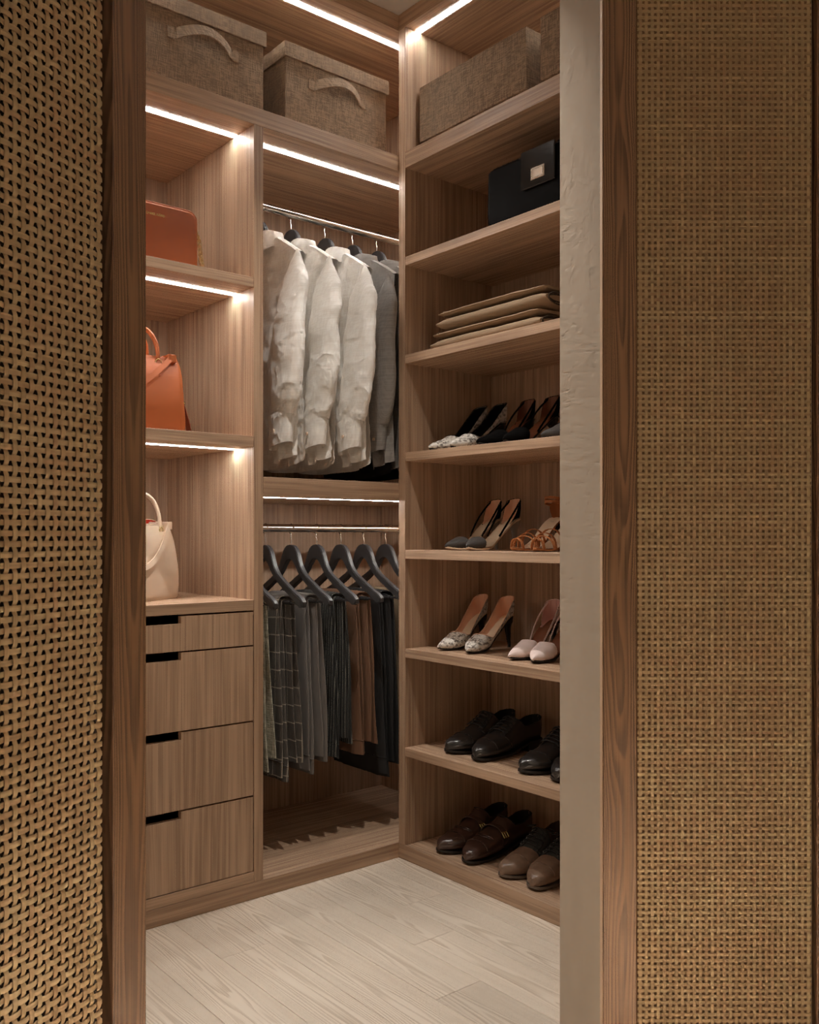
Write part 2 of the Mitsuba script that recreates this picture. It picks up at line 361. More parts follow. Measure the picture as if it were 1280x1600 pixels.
# ------------------------------------------------------------------ right shelving
S = thing('shelving_unit', 'open oak shoe shelving on the right beside the plaster jamb', 'shelving')
YE, XB = -.985, .372
board('side_panel', (0.0003, -.0312, .046, XB, 0, 2.5645), 'z', S)
board('side_panel', (0.0003, YE-.03, .046, XB, YE, 2.5645), 'z', S)
board('back_panel', (XB+.0005, YE-.03, 0, XB+.018, 0, 2.5645), 'z', S)
board('plinth', (0, YE-.03, 0, .02, 0, .0458), 'y', S)
board('bottom_panel', (.0205, YE+.0005, .02, XB, -.0317, .0459), 'y', S)
SZ = [.3468, .6507, .9545, 1.2542, 1.5547, 1.8561]
for z in SZ: board('shelf', (0, YE+.0005, z-.0272, XB, -.0317, z), 'y', S)
board('top_shelf', (0, YE+.0005, 2.1296, XB, -.0317, 2.1792), 'y', S)
tr = board('top_panel', (0, YE-.03, 2.565, XB+.018, -.0005, H-.0005), 'y', S)
led(tr, .041, YE+.004, .060, -.0325, 2.565)

# ------------------------------------------------------------------ cane doors
def figured_box(x0, y0, z0, x1, y1, z1, k):
    m = box(x0, y0, z0, x1, y1, z1, .0012); v, f, _ = meshkit.arrays(m)
    return (v, f), np.stack([k+.5+(v[:, 0]-(x0+x1)/2)+.3*(v[:, 1]-y0), v[:, 2]+k*.31], 1)

def strand(L, phase, start, amp=.00085):
    """a flat cane strand along +x from 0 to L, weaving in y with half-period PITCH; width along z."""
    n = int(round(L/PITCH*6))+1; s = np.linspace(0, L, n)
    y = amp*np.tanh(2.6*np.sin(np.pi*(s-start)/PITCH+phase))/np.tanh(2.6)
    w, th = .00292, .00034
    prof = [(-th, w*.96), (-th, -w*.96), (th*.5, -w), (th*1.2, -w*.55), (th*1.2, w*.55), (th*.5, w)]
    R = np.zeros((n, len(prof), 3))
    for j, (dy, z) in enumerate(prof): R[:, j] = np.stack([s, y-dy*1.15, np.full(n, z)], 1)
    return loft(R)

def cane_door(name, label, frame, width, ht, z0, hm, vm, stiles, fieldx, backx, backy, k0, back='cane_back', amp=.00085):
    """in the door's own frame: x across, y into the wall, z up; the woven face looks to -y."""
    d = thing(name, label, 'door')
    for i, (a, b) in enumerate(stiles):
        m, uv = figured_box(a, 0, z0, b, .0215, ht, k0+i); obj('stile', m, 'door_oak', d, uv=uv, tw=frame)
    for i, (a, b) in enumerate(((z0, z0+.05), (ht-.06, ht))):
        m, uv = figured_box(stiles[0][1]+.0003, 0, a, stiles[1][0]-.0003, .0215, b, k0+7+i); obj('rail', m, 'door_oak', d, uv=uv, tw=frame)
    # a field of single woven strands
    xa, xb = fieldx; za, zb = z0+.05, ht-.06
    nx, nz = int((xb-xa)/PITCH), int((zb-za)/PITCH)
    Lx, Lz = nx*PITCH, nz*PITCH
    rows = [mikit.ply(strand(Lx, p, 0, amp), hm, smooth=30) for p in (0, np.pi)]
    cols = [mikit.ply(strand(Lz, p, 0, amp), vm, smooth=30) for p in (np.pi, 0)]
    up = T([[0, 0, -1, 0], [0, 1, 0, 0], [1, 0, 0, 0], [0, 0, 0, 1]])   # x -> z
    y = backy[2]
    for i in range(nz):
        scene[numbered(f'{d}__cane_strand')] = {**rows[i % 2], 'to_world': frame @ T().translate([xa-PITCH/2+PITCH*0+.0, y, za+PITCH*(i+.5)])}
    for i in range(nx):
        scene[numbered(f'{d}__cane_strand')] = {**cols[i % 2], 'to_world': frame @ T().translate([xa+PITCH*i, y, za]) @ up}
    if backx:
        a, b = backx; y0, y1, _ = backy
        m = hullm([(a, y0[0], za-.02), (b, y0[1], za-.02), (a, y0[2], zb+.02), (b, y0[3], zb+.02)]+[(x, y1, z) for x in (a, b) for z in (za-.02, zb+.02)])
        obj('backing_board', m, back, d, tw=frame)
    return d
fR = HALL @ T().translate([.3375+.0005, 1.6, 0])
cane_door('cane_door', 'oak framed door with woven cane panel flat against the wall at right', fR, .45, 2.25, .012, 'cane_rh', 'cane_rv',
          ((0.0, .0590), (.3740, .432)), (.0590+PITCH*.62, .3740-.001), (.0595, .3655), ((.0062, .0056, .0026, .0024), .014, .0012), 101, amp=.00062)
ang = math.degrees(math.atan2(L_DIR[1], L_DIR[0]))
obj('lit_edge', box(-.0009, .0012, .012, -.0001, .0205, 2.25, .0002), 'lit_edge_oak', 'cane_door', tw=fR, label='door edge coloured pale as if lit from the closet')  # pale colour stands in for closet light on the door's edge
fL = T([[L_DIR[0], -L_DIR[1], 0, L_O[0]], [L_DIR[1], L_DIR[0], 0, L_O[1]], [0, 0, 1, 0], [0, 0, 0, 1]])
cane_door('cane_door', 'open oak framed door with woven cane panel standing at left', fL, .5, 2.25, .012, 'cane_lh', 'cane_lv',
          ((.0, .0556), (-.455, -.400)), (-.398, -.0045), (-.399, -.0005), ((.0175, .0175, .0175, .0175), .021, .003), 121, 'hole_shade')  # board added behind the left weave, its dark colour standing for shade in holes

# ------------------------------------------------------------------ fabric boxes on the top shelves
ZT = 2.1776
def lidded_box(label, x0, x1, y0, y1, ztop):
    t = thing('storage_box', label, 'box', None)
    zl = ztop-.043
    obj('body', box(x0+.006, y0+.006, ZT, x1-.006, y1-.006, zl+.01, .003), 'box_linen', t)
    lid = m3.Manifold.cube([x1-x0, y1-y0, ztop-zl]).translate([x0, y0, zl])-m3.Manifold.cube([x1-x0-.008, y1-y0-.008, ztop-zl]).translate([x0+.004, y0+.004, zl-.006])
    obj('lid', lid, 'box_linen', t)
    xm = (x0+x1)/2; a = np.linspace(0, 1, 23)
    hw = .098; zc = zl-.055
    P = np.stack([xm-hw+2*hw*a, y0+.0045-.030*np.sin(np.pi*clamp01((a-.1)/.8))**.8, zc+.026*np.sin(np.pi*a)**.9-.006], 1)
    h = obj('handle', band(P, np.stack([0*a, -np.cos(np.pi*(a-.5))-.15, .35*np.sin(np.pi*a)], 1), .030, .003), 'box_linen', t, smooth=40, label='curved strap handle')
    for s in (-1, 1):
        obj('stitched_tab', box(xm+s*hw-.011, y0+.003, zc-.018, xm+s*hw+.011, y0+.0062, zc+.014, .001), 'box_linen', h)
lidded_box('brown woven storage box with lid at the left end of the top shelf', -.808, -.418, .09, .46, 2.452)
lidded_box('brown woven storage box with lid and strap handle above the hanging shirts', -.355, .033, .09, .46, 2.452)

def open_box(label, y0, y1):
    t = thing('storage_box', label, 'box')
    x0, x1, z1, zb = .045, .335, 2.383, 2.2145
    obj('base', box(x0+.01, y0+.01, 2.1793, x1-.01, y1-.01, zb+.004, .002), 'box_dark', t)
    b = m3.Manifold.cube([x1-x0, y1-y0, z1-zb]).translate([x0, y0, zb])-m3.Manifold.cube([x1-x0-.012, y1-y0-.012, z1-zb]).translate([x0+.006, y0+.006, zb+.006])
    b = b-m3.Manifold.cube([.07, .05, .055]).translate([(x0+x1)/2-.035, y0-.02, zb+.085])
    obj('body', b, 'box_linen', t)
    for k in (0, 1):
        obj('grip_rim', box((x0+x1)/2-.038, y0-.0022, zb+.0795+.061*k, (x0+x1)/2+.038, y0-.0002, zb+.0845+.061*k, .0006), 'steel', t)
open_box('open brown woven box on the top shelf beside the oak panel in the corner', -.495, -.048)
open_box('open brown woven box cut off by the plaster jamb, right of another open box', -.965, -.548)

# ------------------------------------------------------------------ black tote on the upper right shelf
z0 = 1.8562
t = thing('tote_bag', 'black glossy leather tote with a pale metal label on the upper right shelf', 'bag')
secs = []
for z, g in ((0, -.008), (.006, 0), (.06, .003), (.13, .002), (.180, .001), (.186, -.003)):
    r = rrect(.083+g, .205+g, .022); w = .004*np.sin(r[:, 1]*38+z*20)
    secs.append(np.column_stack([.146+r[:, 0]+w*(abs(r[:, 1]) < .18), -.527+r[:, 1], np.full(len(r), z0+z)]))
obj('body', loft(secs), 'tote_leather', t, smooth=50)
for yy in (-.322, -.732):
    obj('piping', tube([(.063+.02, yy+(.012 if yy < -.5 else -.012), z0+.004), (.061+.02, yy, z0+.05), (.063+.02, yy, z0+.13), (.07+.02, yy+(.006 if yy < -.5 else -.006), z0+.183)], .0035), 'black_patent', t, smooth=40)
obj('rim', tube(np.column_stack([rrect(.074, .196, .022), np.full(28, z0+.187)])+np.array([.146, -.527, 0]), .004, closed=True), 'black_patent', t, smooth=40)
fl = obj('flap_strap', box(.052, -.590, z0+.088, .0575, -.468, z0+.192, .002), 'black_patent', t)
obj('label_plate', box(.0495, -.556, z0+.105, .0518, -.508, z0+.137, .0006), 'label_metal', t, label='pale rectangular metal label plate')
obj('plate_ring', tube([(.0485, -.552, z0+.109), (.0485, -.512, z0+.109), (.0485, -.512, z0+.133), (.0485, -.552, z0+.133)], .0012, 6, closed=True), 'steel', t)
obj('handle', tube([(.16, -.60, z0+.184), (.16, -.59, z0+.215), (.16, -.56, z0+.235), (.16, -.53, z0+.24), (.16, -.50, z0+.235), (.16, -.47, z0+.215), (.16, -.46, z0+.184)], .006), 'black_leather', t, smooth=50)

# ------------------------------------------------------------------ folded trousers
def folded(label, xo, y0, y1, zb, seed):
    t = thing('folded_trousers', label, 'trousers', 'folded trousers in a stack')
    def roll(hx_, hz, zc, ya, yb, wav, sd_):
        n = 34; ys = np.linspace(ya, yb, n); R = []
        for k, y in enumerate(ys):
            e = min(1, (k+.0)/2.2, (n-1-k)/2.2)*.5+.5
            an = np.arange(26)*2*np.pi/26
            px_, pz_ = np.sign(np.cos(an))*abs(np.cos(an))**.62*hx_, np.sign(np.sin(an))*abs(np.sin(an))**.75*hz*e
            P = np.column_stack([xo+hx_+px_, np.full(26, y), zc+pz_])
            nz = meshkit.fbm(P*[24, 16, 24], 3, sd_)-.5
            P[:, 2] += nz*wav*(P[:, 2] > zc-hz*.5); P[:, 0] += nz*wav*.6
            R.append(P)
        return loft(R)
    obj('lower_fold', roll(.12, .0215, zb+.0225, y0, y1, .006, seed), 'fold_cloth', t, smooth=50)
    obj('upper_fold', roll(.108, .0085, zb+.052, y0-.012, y1+.006, .008, seed+9), 'fold_cloth', t, smooth=50)
    # the turned waistband at the corner end
    a = np.linspace(-.5, 4.8, 22)
    obj('waistband', tube(np.column_stack([xo+.03+.010*np.cos(a), np.full(22, y0-.012), zb+.056+.0085*np.sin(a)]), .003, 6), 'fold_cloth', t, smooth=50)
    for q in (.010, .016):
        obj('inner_layer', tube(np.column_stack([xo+.055+.045*np.cos(np.linspace(0, 6.28, 30)), np.full(30, y1-.001), zb+.0225+q*np.sin(np.linspace(0, 6.28, 30))]), .0022, 5), 'fold_dark', t, smooth=50)
folded('khaki folded trousers lying on the shelf, lower of the two', .045, -.098, -.545, 1.5548, 3)
folded('khaki folded trousers, upper of the two in the stack', .05, -.118, -.562, 1.6165, 8)

# ------------------------------------------------------------------ hangers
YC = .27
top_l = [(0, 0), (.018, -.003), (.034, -.014), (.047, -.034), (.060, -.062), (.082, -.088), (.13, -.116), (.18, -.142), (.214, -.158), (.222, -.166)]
bot_l = [(.222, -.178), (.205, -.184), (.19, -.176), (.13, -.142), (.085, -.116), (.055, -.094), (.030, -.066), (.012, -.049), (0, -.045)]
def spline(P, n):
    P = np.array(P); s = np.r_[0, np.cumsum(np.linalg.norm(np.diff(P, axis=0), axis=1))]
    q = np.linspace(0, s[-1], n); return np.column_stack([PchipInterpolator(s, P[:, 0])(q), PchipInterpolator(s, P[:, 1])(q)])
up_, lo_ = spline(top_l, 26), spline(bot_l, 26)
half = np.vstack([up_, lo_])
prof = np.vstack([half, (half*[-1, 1])[::-1][1:-1]])
HP = Polygon(prof).buffer(0)
def hanger_mesh():
    ms = []
    for off, t0, t1 in ((0, -.0062, .0062), (-.0025, -.0082, .0082)):
        m = trimesh.creation.extrude_polygon(HP.buffer(off), t1-t0); v = m.vertices
        m.vertices = np.column_stack([v[:, 2]+t0, v[:, 0], v[:, 1]]); ms.append(m3.Manifold(m3.Mesh(np.asarray(m.vertices, np.float32), np.asarray(m.faces, np.uint32))))
    return ms[0]+ms[1]
HM = mikit.ply(hanger_mesh(), 'hanger_black', smooth=35)
ra = .0155; an = np.linspace(-.55, 3.75, 20)
hook_pts = [(0, 0, -.004), (0, 0, .018), (0, .004, .030)]
hook = np.vstack([[(0, 0, -.004), (0, 0, .016), (0, .005, .026)], np.column_stack([0*an, ra*np.cos(an-.9), .0495+.0003+ra*np.sin(an-.9)])])
HK = mikit.ply(tube(hook, .0017, 8), 'chrome', smooth=50)
BARS = mikit.ply(tube([(0, -.212, -.172), (0, .212, -.172)], .0036, 10), 'hanger_black', smooth=40)
GRIP = mikit.ply(tube([(0, -.146, -.172), (0, .146, -.172)], .0062, 14), 'black_cloth', smooth=40)
def hanger(x, zrod, label, group, bar, tilt=0):
    t = thing('coat_hanger', label, 'hanger', group)
    zt = zrod-.0525
    tw = T().translate([x, YC, zt]).rotate([0, 0, 1], tilt)
    scene[t+'__shoulder_bar'] = {**HM, 'to_world': tw}; scene[t+'__hook'] = {**HK, 'to_world': tw}; labels[t+'__hook'] = {'label': 'thin chrome hook over the rail'}
    if bar:
        scene[t+'__trouser_bar'] = {**BARS, 'to_world': tw}; scene[t+'__trouser_bar__grip_sleeve'] = {**GRIP, 'to_world': tw}
    return zt
UX = [-.338, -.221, -.091, .020, .1225]
UL = ['black hanger inside the leftmost white shirt', 'black hanger inside the white shirt second from the divider', 'black hanger inside the white shirt third from the divider',
      'black hanger inside the grey shirt next to the white ones', 'black hanger inside the grey shirt in the corner']
for x, l in zip(UX, UL): hanger(x, ZU, l, 'hangers on the upper rail', False)
LX = [-.41, -.3144, -.2198, -.1236, -.0272, .0679, .1613]
LL = ['black hanger with pale tweed trousers, hidden against the divider', 'black hanger carrying the checked grey trousers', 'black hanger carrying the plain grey trousers', 'black hanger carrying the pinstriped trousers',
      'black hanger carrying the brown trousers', 'black hanger carrying the black trousers', 'black hanger carrying the olive trousers in the corner']
for x, l in zip(LX, LL): hanger(x, ZLO, l, 'trouser hangers on the lower rail', True)

# ------------------------------------------------------------------ shirts
def wrinkle(P, amp, sd_, axis=0, f=(18, 18, 11)):
    n = meshkit.fbm(P.reshape(-1, 3)*np.array(f), 4, sd_).reshape(P.shape[:-1])-.5
    n2 = 1-2*abs(meshkit.fbm(P.reshape(-1, 3)*np.array([26, 30, 16])+n.reshape(-1, 1)*2.5, 2, sd_+5).reshape(P.shape[:-1])-.5)*2
    P = P.copy(); P[..., axis] += amp*(n*1.5+.55*(n2-.5)); return P

def shirt(label, x0, mat, sd_, group, crease=.006, inner=None, sw=1.0, pull=0.0):
    t = thing('shirt', label, 'shirt', group)
    rs = np.random.default_rng(sd_); ph = rs.uniform(0, 6)
    zneck, zsh = 1.903, 1.818
    def ztop(dy):
        a = abs(dy)
        return np.where(a < .09, zneck-.02*(1-a/.09)*0, zneck-(zneck-zsh)*((a-.09)/.15)**1.15)
    def xth(v): return .010+.013*v**.8
    NU, NV = 40, 70
    u = np.linspace(0, 1, NU)[:, None]; v = np.linspace(0, 1, NV)[None, :]
    for sgn in (-1, 1):                                  # two front panels with rounded, open tails
        zl = 1.88-v*.68
        ed = np.interp(zl, [1.20, 1.23, 1.27, 1.33, 1.40, 1.50, 1.9], [.15, .142, .122, .090, .062, .03, .012])
        side = .238-.012*np.sin(np.pi*v)
        dy = -(side*(1-u)+ed*u)
        z = ztop(dy)*(1-v)+(1.232-.024*u)*v
        fold = np.sin(2*np.pi*(u*1.9+.15*v)+ph+sgn)*.010*v+np.sin(2*np.pi*u*4.2+ph*2)*.003*v
        x = x0-.010-xth(v)*np.sin(np.pi*clamp01(u*.62))**.7+fold*np.sin(np.pi*u*.8)
        P = np.stack([x, YC-sgn*dy*-1 if False else YC+sgn*(-dy), np.broadcast_to(z, x.shape)], -1)
        if sgn < 0: P[..., 1] = YC+dy
        P = wrinkle(P, crease, sd_+1+sgn)
        obj('front_panel', grid(P, flip=sgn > 0), mat, t, smooth=True)
    ub = np.linspace(-1, 1, 60)[:, None]
    dy = ub*(.238-.012*np.sin(np.pi*v)); z = ztop(dy)*(1-v)+(1.202+.02*abs(ub)**3)*v
    x = x0+.010+xth(v)*np.cos(np.pi/2*ub)**.6+np.sin(2*np.pi*ub*1.3+ph)*.008*v
    obj('back_panel', grid(wrinkle(np.stack([x, YC+dy, z], -1), crease, sd_+7)), mat, t, smooth=True)
    # shoulder yoke closing the top
    w = np.linspace(-1, 1, 9)[None, :]; dyy = np.linspace(-.239, .239, 48)[:, None]
    yz = ztop(dyy)+.004*(1-w*w)
    keep = abs(dyy) > .0
    P = np.stack([x0+.0135*w+0*dyy, YC+dyy+0*w, yz], -1)
    for sgn in (-1, 1):
        sel = (sgn*dyy[:, 0] > .068)
        obj('yoke', grid(P[sel]), mat, t, smooth=True)
    if inner:
        zin = 1.186
        P = np.stack([x0+.002+.012*v*np.cos(ub*1.4)+.010*v, YC+ub*(.2-.01*v)+.0*v, ztop(ub*.2)*(1-v)*1.0-.012*(1-v)+(zin+.015*ub**2)*v], -1)
        obj('inner_layer', grid(wrinkle(P, .004, sd_+3)), inner, t, smooth=True, label='black inner layer of the shirt')
    # sleeves, hanging outside the body towards the room
    for sgn in (-1, 1):
        zs = np.array([1.822, 1.80, 1.765, 1.72, 1.63, 1.52, 1.42, 1.345])
        cy = np.array([.232, .234, .236, .238, .240, .240, .228, .206])-pull
        hy = np.array([.006, .019, .040, .062, .069, .071, .070, .058])*sw
        hx = np.array([.006, .013, .019, .024, .028, .030, .029, .026])
        q = np.linspace(0, len(zs)-1, 56); ii = np.arange(len(zs))
        zz, cc, hh, tt = [PchipInterpolator(ii, a)(q) for a in (zs, cy, hy, hx)]
        a = np.arange(36)*2*np.pi/36
        R = np.zeros((56, 36, 3))
        drift = .004*np.sin(zz*11+ph)
        R[..., 0] = (x0-.006-.036*np.clip((1.83-zz)/.22, 0, 1)-drift)[:, None]+tt[:, None]*np.sin(a)
        R[..., 1] = YC+sgn*cc[:, None]+hh[:, None]*np.cos(a)
        R[..., 2] = zz[:, None]-.006*np.sin(a)
        n = meshkit.fbm(R.reshape(-1, 3)*[22, 22, 15], 4, sd_+20+sgn).reshape(56, 36)-.5
        ctr = R.mean(1, keepdims=True); R[..., :2] = ctr[..., :2]+(R-ctr)[..., :2]*(1+crease*38*n[..., None])
        sl = obj('sleeve', loft(R, cap=False), mat, t, smooth=True)
        C = []
        for k, (z, hyy, hxx) in enumerate(((1.352, .061, .027), (1.345, .0575, .027), (1.30, .053, .026), (1.262, .051, .0255), (1.262, .048, .0235), (1.30, .049, .0235), (1.34, .052, .024))):
            C.append(np.column_stack([x0-.042-drift[-1]+hxx*np.sin(a), YC+sgn*(.202-pull-.004*(1.35-z)/.1)+hyy*sw*np.cos(a), np.full(36, z-(.004 if k else 0))-.010*np.cos(a)*sgn*-1]))
        cm = loft(C, cap=False)
        obj('cuff', cm, mat, sl, smooth=True)
        obj('button', tube([(x0-.044-drift[-1]-.0255, YC+sgn*.204, 1.30), (x0-.044-drift[-1]-.029, YC+sgn*.204, 1.30)], .005, 12), 'cream_leather', sl)
    # collar: a standing band turned down outside
    a = np.arange(48)*2*np.pi/48; C = []
    for r, z in ((.94, 1.872), (.95, 1.900), (1.0, 1.915), (1.08, 1.913), (1.24, 1.892), (1.38, 1.868)):
        front = np.exp(-((a-np.pi*1.08)/.5)**2)
        C.append(np.column_stack([x0-.004+.030*r*np.cos(a), YC-.073+.048*min(r, 1.16)*np.sin(a), z-.008*np.sin(a)**2-(.020*front if z < 1.88 and r > 1 else 0)]))
    ins = obj('collar', loft(C[2:], cap=False), mat, t, smooth=True)
    obj('collar_stand', loft(C[:3], cap=False), inner or mat, ins, smooth=True)
    obj('neck_loop', tube([(x0+.034, YC-.01, 1.90), (x0+.03, YC-.02, 1.875), (x0+.03, YC-.04, 1.875), (x0+.034, YC-.05, 1.90)], .0015, 6), mat, ins)
for i, (x, l) in enumerate(zip(UX[:3], ('creased white linen shirt hanging beside the divider panel, leftmost of three', 'creased white linen shirt hanging between two other white shirts', 'creased white linen shirt hanging next to the grey shirt'))):
    shirt(l, x, 'white_linen', 40+i*13, 'white linen shirts', .0105)
for i, (x, l) in enumerate(zip(UX[3:], ('smooth grey shirt with black inner layer hanging next to the white shirts', 'smooth grey shirt in the corner of the hanging bay, mostly hidden'))):
    shirt(l, x, 'grey_wool', 90+i*13, 'grey shirts', .0018, 'black_cloth', .84, .024)

# ------------------------------------------------------------------ trousers folded over the lower hangers
def trousers(label, x0, mat, zb, sd_, w=1.0, back=.39):
    t = thing('trousers', label, 'trousers', 'trousers over hangers')
    rs = np.random.default_rng(sd_); zbar = ZLO-.0525-.172
    for j in range(2):
        r = .0085+.0125*j; sp = (.015, .0325)[j]*w; n1 = 46
        za = zb+.012*j+rs.uniform(-.006, .006); zf = zb+.02+rs.uniform(0, .04)
        L1 = np.linspace(0, 1, n1); P = []
        e = L1**.8
        for q in L1: P.append((x0-(sp*(1-q)**.75+r*(1-(1-q)**.75)), za+(zbar-za)*q))
        for b in np.linspace(np.pi, 0, 12)[1:-1]: P.append((x0+r*math.cos(b), zbar+r*math.sin(b)*.9))
        for q in L1[::-1]: P.append((x0+(sp*(1-q)**.75+r*(1-(1-q)**.75)), zf+(zbar-zf)*q))
        P = np.array(P); tn = np.gradient(P, axis=0); tn /= np.linalg.norm(tn, axis=1, keepdims=True); nn = np.column_stack([-tn[:, 1], tn[:, 0]])
        hgt = clamp01((zbar-P[:, 1])/(zbar-zb)); side = np.sign(P[:, 0]-x0)
        yf = np.where(side > 0, .138-.030*hgt, .160-.052*hgt**.8)+.008*(1-j)*hgt+.006*np.sin(hgt*7+sd_+j*2)*hgt
        yb = np.full(len(P), back)
        ht = .0048+.0060*hgt*w
        a = np.arange(30)*2*np.pi/30
        ca, sa = np.sign(np.cos(a))*abs(np.cos(a))**.55, np.sin(a)
        R = np.zeros((len(P), 30, 3))
        mid, hl = (yf+yb)/2, (yb-yf)/2
        yy = mid[:, None]+hl[:, None]*ca
        # soft vertical folds near the crease
        s0 = (yy-yf[:, None])
        rip = .0035*hgt[:, None]*np.sin(s0*75+sd_+j*1.7+hgt[:, None]*2.2)
        off = ht[:, None]*sa+rip
        R[..., 0] = P[:, None, 0]+nn[:, None, 0]*off; R[..., 2] = P[:, None, 1]+nn[:, None, 1]*off; R[..., 1] = yy
        n = meshkit.fbm(R.reshape(-1, 3)*[20, 20, 9], 3, sd_+j).reshape(R.shape[:2])-.5
        R[..., 0] += .004*n*hgt[:, None]
        leg = obj('leg', loft(R), mat, t, smooth=60)
        # hem seam round the lower end
        k = 4; obj('hem_seam', tube(R[k]+(R[k]-R[k].mean(0))*[.03, .004, 0], .0011, 6, closed=True), mat, leg, smooth=50)
    for yy in (.19, .30):
        obj('belt_loop', box(x0+.044*w, yy, zb+.05, x0+.0475*w, yy+.01, zb+.095, .0008), mat, t)
TL = [('pale tweed trousers at the divider, only their edge showing', 'tweed', .285), ('dark grey trousers with a pale windowpane check', 'check_wool', .268), ('plain mid grey trousers', 'mid_grey_wool', .272),
      ('charcoal trousers with fine pale pinstripes', 'pin_wool', .305), ('brown trousers hanging between pinstriped and black ones', 'brown_wool', .300), ('long plain black trousers', 'black_cloth', .222), ('olive brown trousers in the corner', 'olive_wool', .27)]
for i, (x, (l, m, zb)) in enumerate(zip(LX, TL)): trousers(l, x, m, zb, 60+i, 1.0, .42 if m == 'black_cloth' else .39)

# ------------------------------------------------------------------ shoes
class Last:
    """a shoe form: t from heel (0) to toe (1), phi round the section from the bottom centre (0) to the top centre (pi)."""
    def __init__(s, L, sole, width, height, top, side=1, curve=.006, e=.8, p=1.15, base=.0025, lean=.10):
        s.L, s.s, s.w, s.H, s.h = L, interp(*zip(*sole)), interp(*zip(*width)), interp(*zip(*height)), interp(*zip(*top))
        s.side, s.curve, s.e, s.p, s.base, s.lean = side, curve, e, p, base, lean
    def phim(s, t):
        r = np.clip(s.h(t)/s.H(t), 0, 1); return np.where(r > .995, np.pi, np.arccos(1-2*r**(1/s.p)))
    def pt(s, t, phi, out=0.0):
        t, phi = np.broadcast_arrays(np.asarray(t, float), np.asarray(phi, float))
        a = abs(phi); w = np.maximum(s.w(t)+out, .0004); H = np.maximum(s.H(t)+2*out*(a > 1.2), .001)
        y = np.sign(phi)*w*abs(np.sin(np.minimum(a, np.pi)))**s.e
        zr = H*((1-np.cos(a))/2)**s.p
        z = s.s(t)+s.base+zr+(-out*(a < 1.2))
        x = t*s.L-s.lean*zr*np.clip(1-t*4, 0, 1)*-.6
        c = s.side*s.curve*np.sin(np.pi*np.clip((t-.35)/.65, 0, 1))-s.side*s.curve*.8*np.clip((t-.7)/.3, 0, 1)**2
        return np.stack([x, y+c, z], -1)
    def shell(s, t0, t1, out=0.0, n=44, m=41, cap=None, phis=None):
        q = np.linspace(0, 1, n); tt = t0+(t1-t0)*(q**1.7 if t0 < .02 else 1-(1-q)**1.7 if t1 > .98 else q)
        b = np.linspace(-1, 1, m)
        P = np.stack([s.pt(t, (phis(t) if phis else s.phim(t))*b, out) for t in tt])
        if t1 == 1: P = np.concatenate([P, P[-1:]*0+P[-1].mean(0)+[.0015, 0, 0]])
        return grid(P)
    def sheet(s, t0, t1, k, dz, n=40, m=9):
        tt = np.linspace(t0, t1, n); b = np.linspace(-1, 1, m); P = []
        for t in tt:
            c = s.pt(t, 0.0); P.append(np.column_stack([np.full(m, c[0]), c[1]+b*s.w(t)*k, np.full(m, c[2]+dz)+.0015*b*b]))
        return grid(np.array(P))
    def sole_plate(s, t0, t1, k, add, z0, z1, n=44, flat=False):
        tt = np.linspace(t0, t1, n); R = []
        for t in tt:
            c = s.pt(t, 0.0); w = s.w(t)*k+add*min(1, (t-t0)*40+.3, (t1-t)*60+.45); zb = (0 if flat else c[2]+z0)
            R.append([(c[0], c[1]-w, c[2]+z1), (c[0], c[1]-w, zb), (c[0], c[1]+w, zb), (c[0], c[1]+w, c[2]+z1)])
        return loft(np.array(R))
    def rim(s, t0, t1, r, out=0.0, n=60):
        """the bound edge of an open top line, from one side round the heel to the other."""
        t = np.r_[np.linspace(t1, t0, n)**1.0, np.linspace(t0, t1, n)[1:]]; sg = np.r_[-np.ones(n), np.ones(n-1)]
        return tube(s.pt(t, s.phim(t)*sg, out), r, 7)
    def arc(s, t, a, b, out, n=22, dt=0.0):
        q = np.linspace(0, 1, n); return s.pt(t+dt*q, a+(b-a)*q, out)

def place(toe, yaw, L):
    y = math.radians(yaw)
    return T().translate([toe[0]+L*math.cos(y), toe[1]+L*math.sin(y), toe[2]]).rotate([0, 0, 1], 180+yaw)

def stiletto(ls, top, rx, tipx, tipr, h):
    R = []; a = np.arange(20)*2*np.pi/20
    for z, cx, r1, r2 in ((h+.004, top+.003, rx*1.12, rx), (h-.010, top-.001, rx*.95, rx*.88), (h*.72, top*.70+tipx*.3, rx*.50, rx*.5), (h*.4, top*.35+tipx*.65, rx*.34, rx*.34), (.006, tipx, tipr, tipr), (0.0, tipx, tipr, tipr)):
        slope = .32 if z > h-.02 else 0
        R.append(np.column_stack([cx+r1*np.cos(a), r2*np.sin(a), z-slope*r1*(np.cos(a)+0)*(z > h-.02)]))
    R[-1][:, 2] = 0
    return loft(R)

HEEL_SOLE = [(0, .093), (.1, .090), (.2, .080), (.35, .055), (.5, .026), (.62, .0085), (.70, .003), (.85, .0022), (1, .008)]
PUMP_W = [(0, .0005), (.03, .017), (.1, .026), (.25, .026), (.45, .026), (.62, .035), (.73, .037), (.86, .0245), (.95, .0105), (1, .0015)]
PUMP_H = [(0, .105), (.2, .085), (.4, .060), (.55, .050), (.66, .047), (.75, .037), (.85, .029), (.95, .017), (1, .006)]
PUMP_T = [(0, .064), (.08, .058), (.22, .040), (.4, .026), (.54, .025), (.62, .034), (.675, .049), (.75, .06), (1, .06)]
def heel_last(side, sc=1.0): return Last(.25, HEEL_SOLE, PUMP_W, PUMP_H, PUMP_T, side)

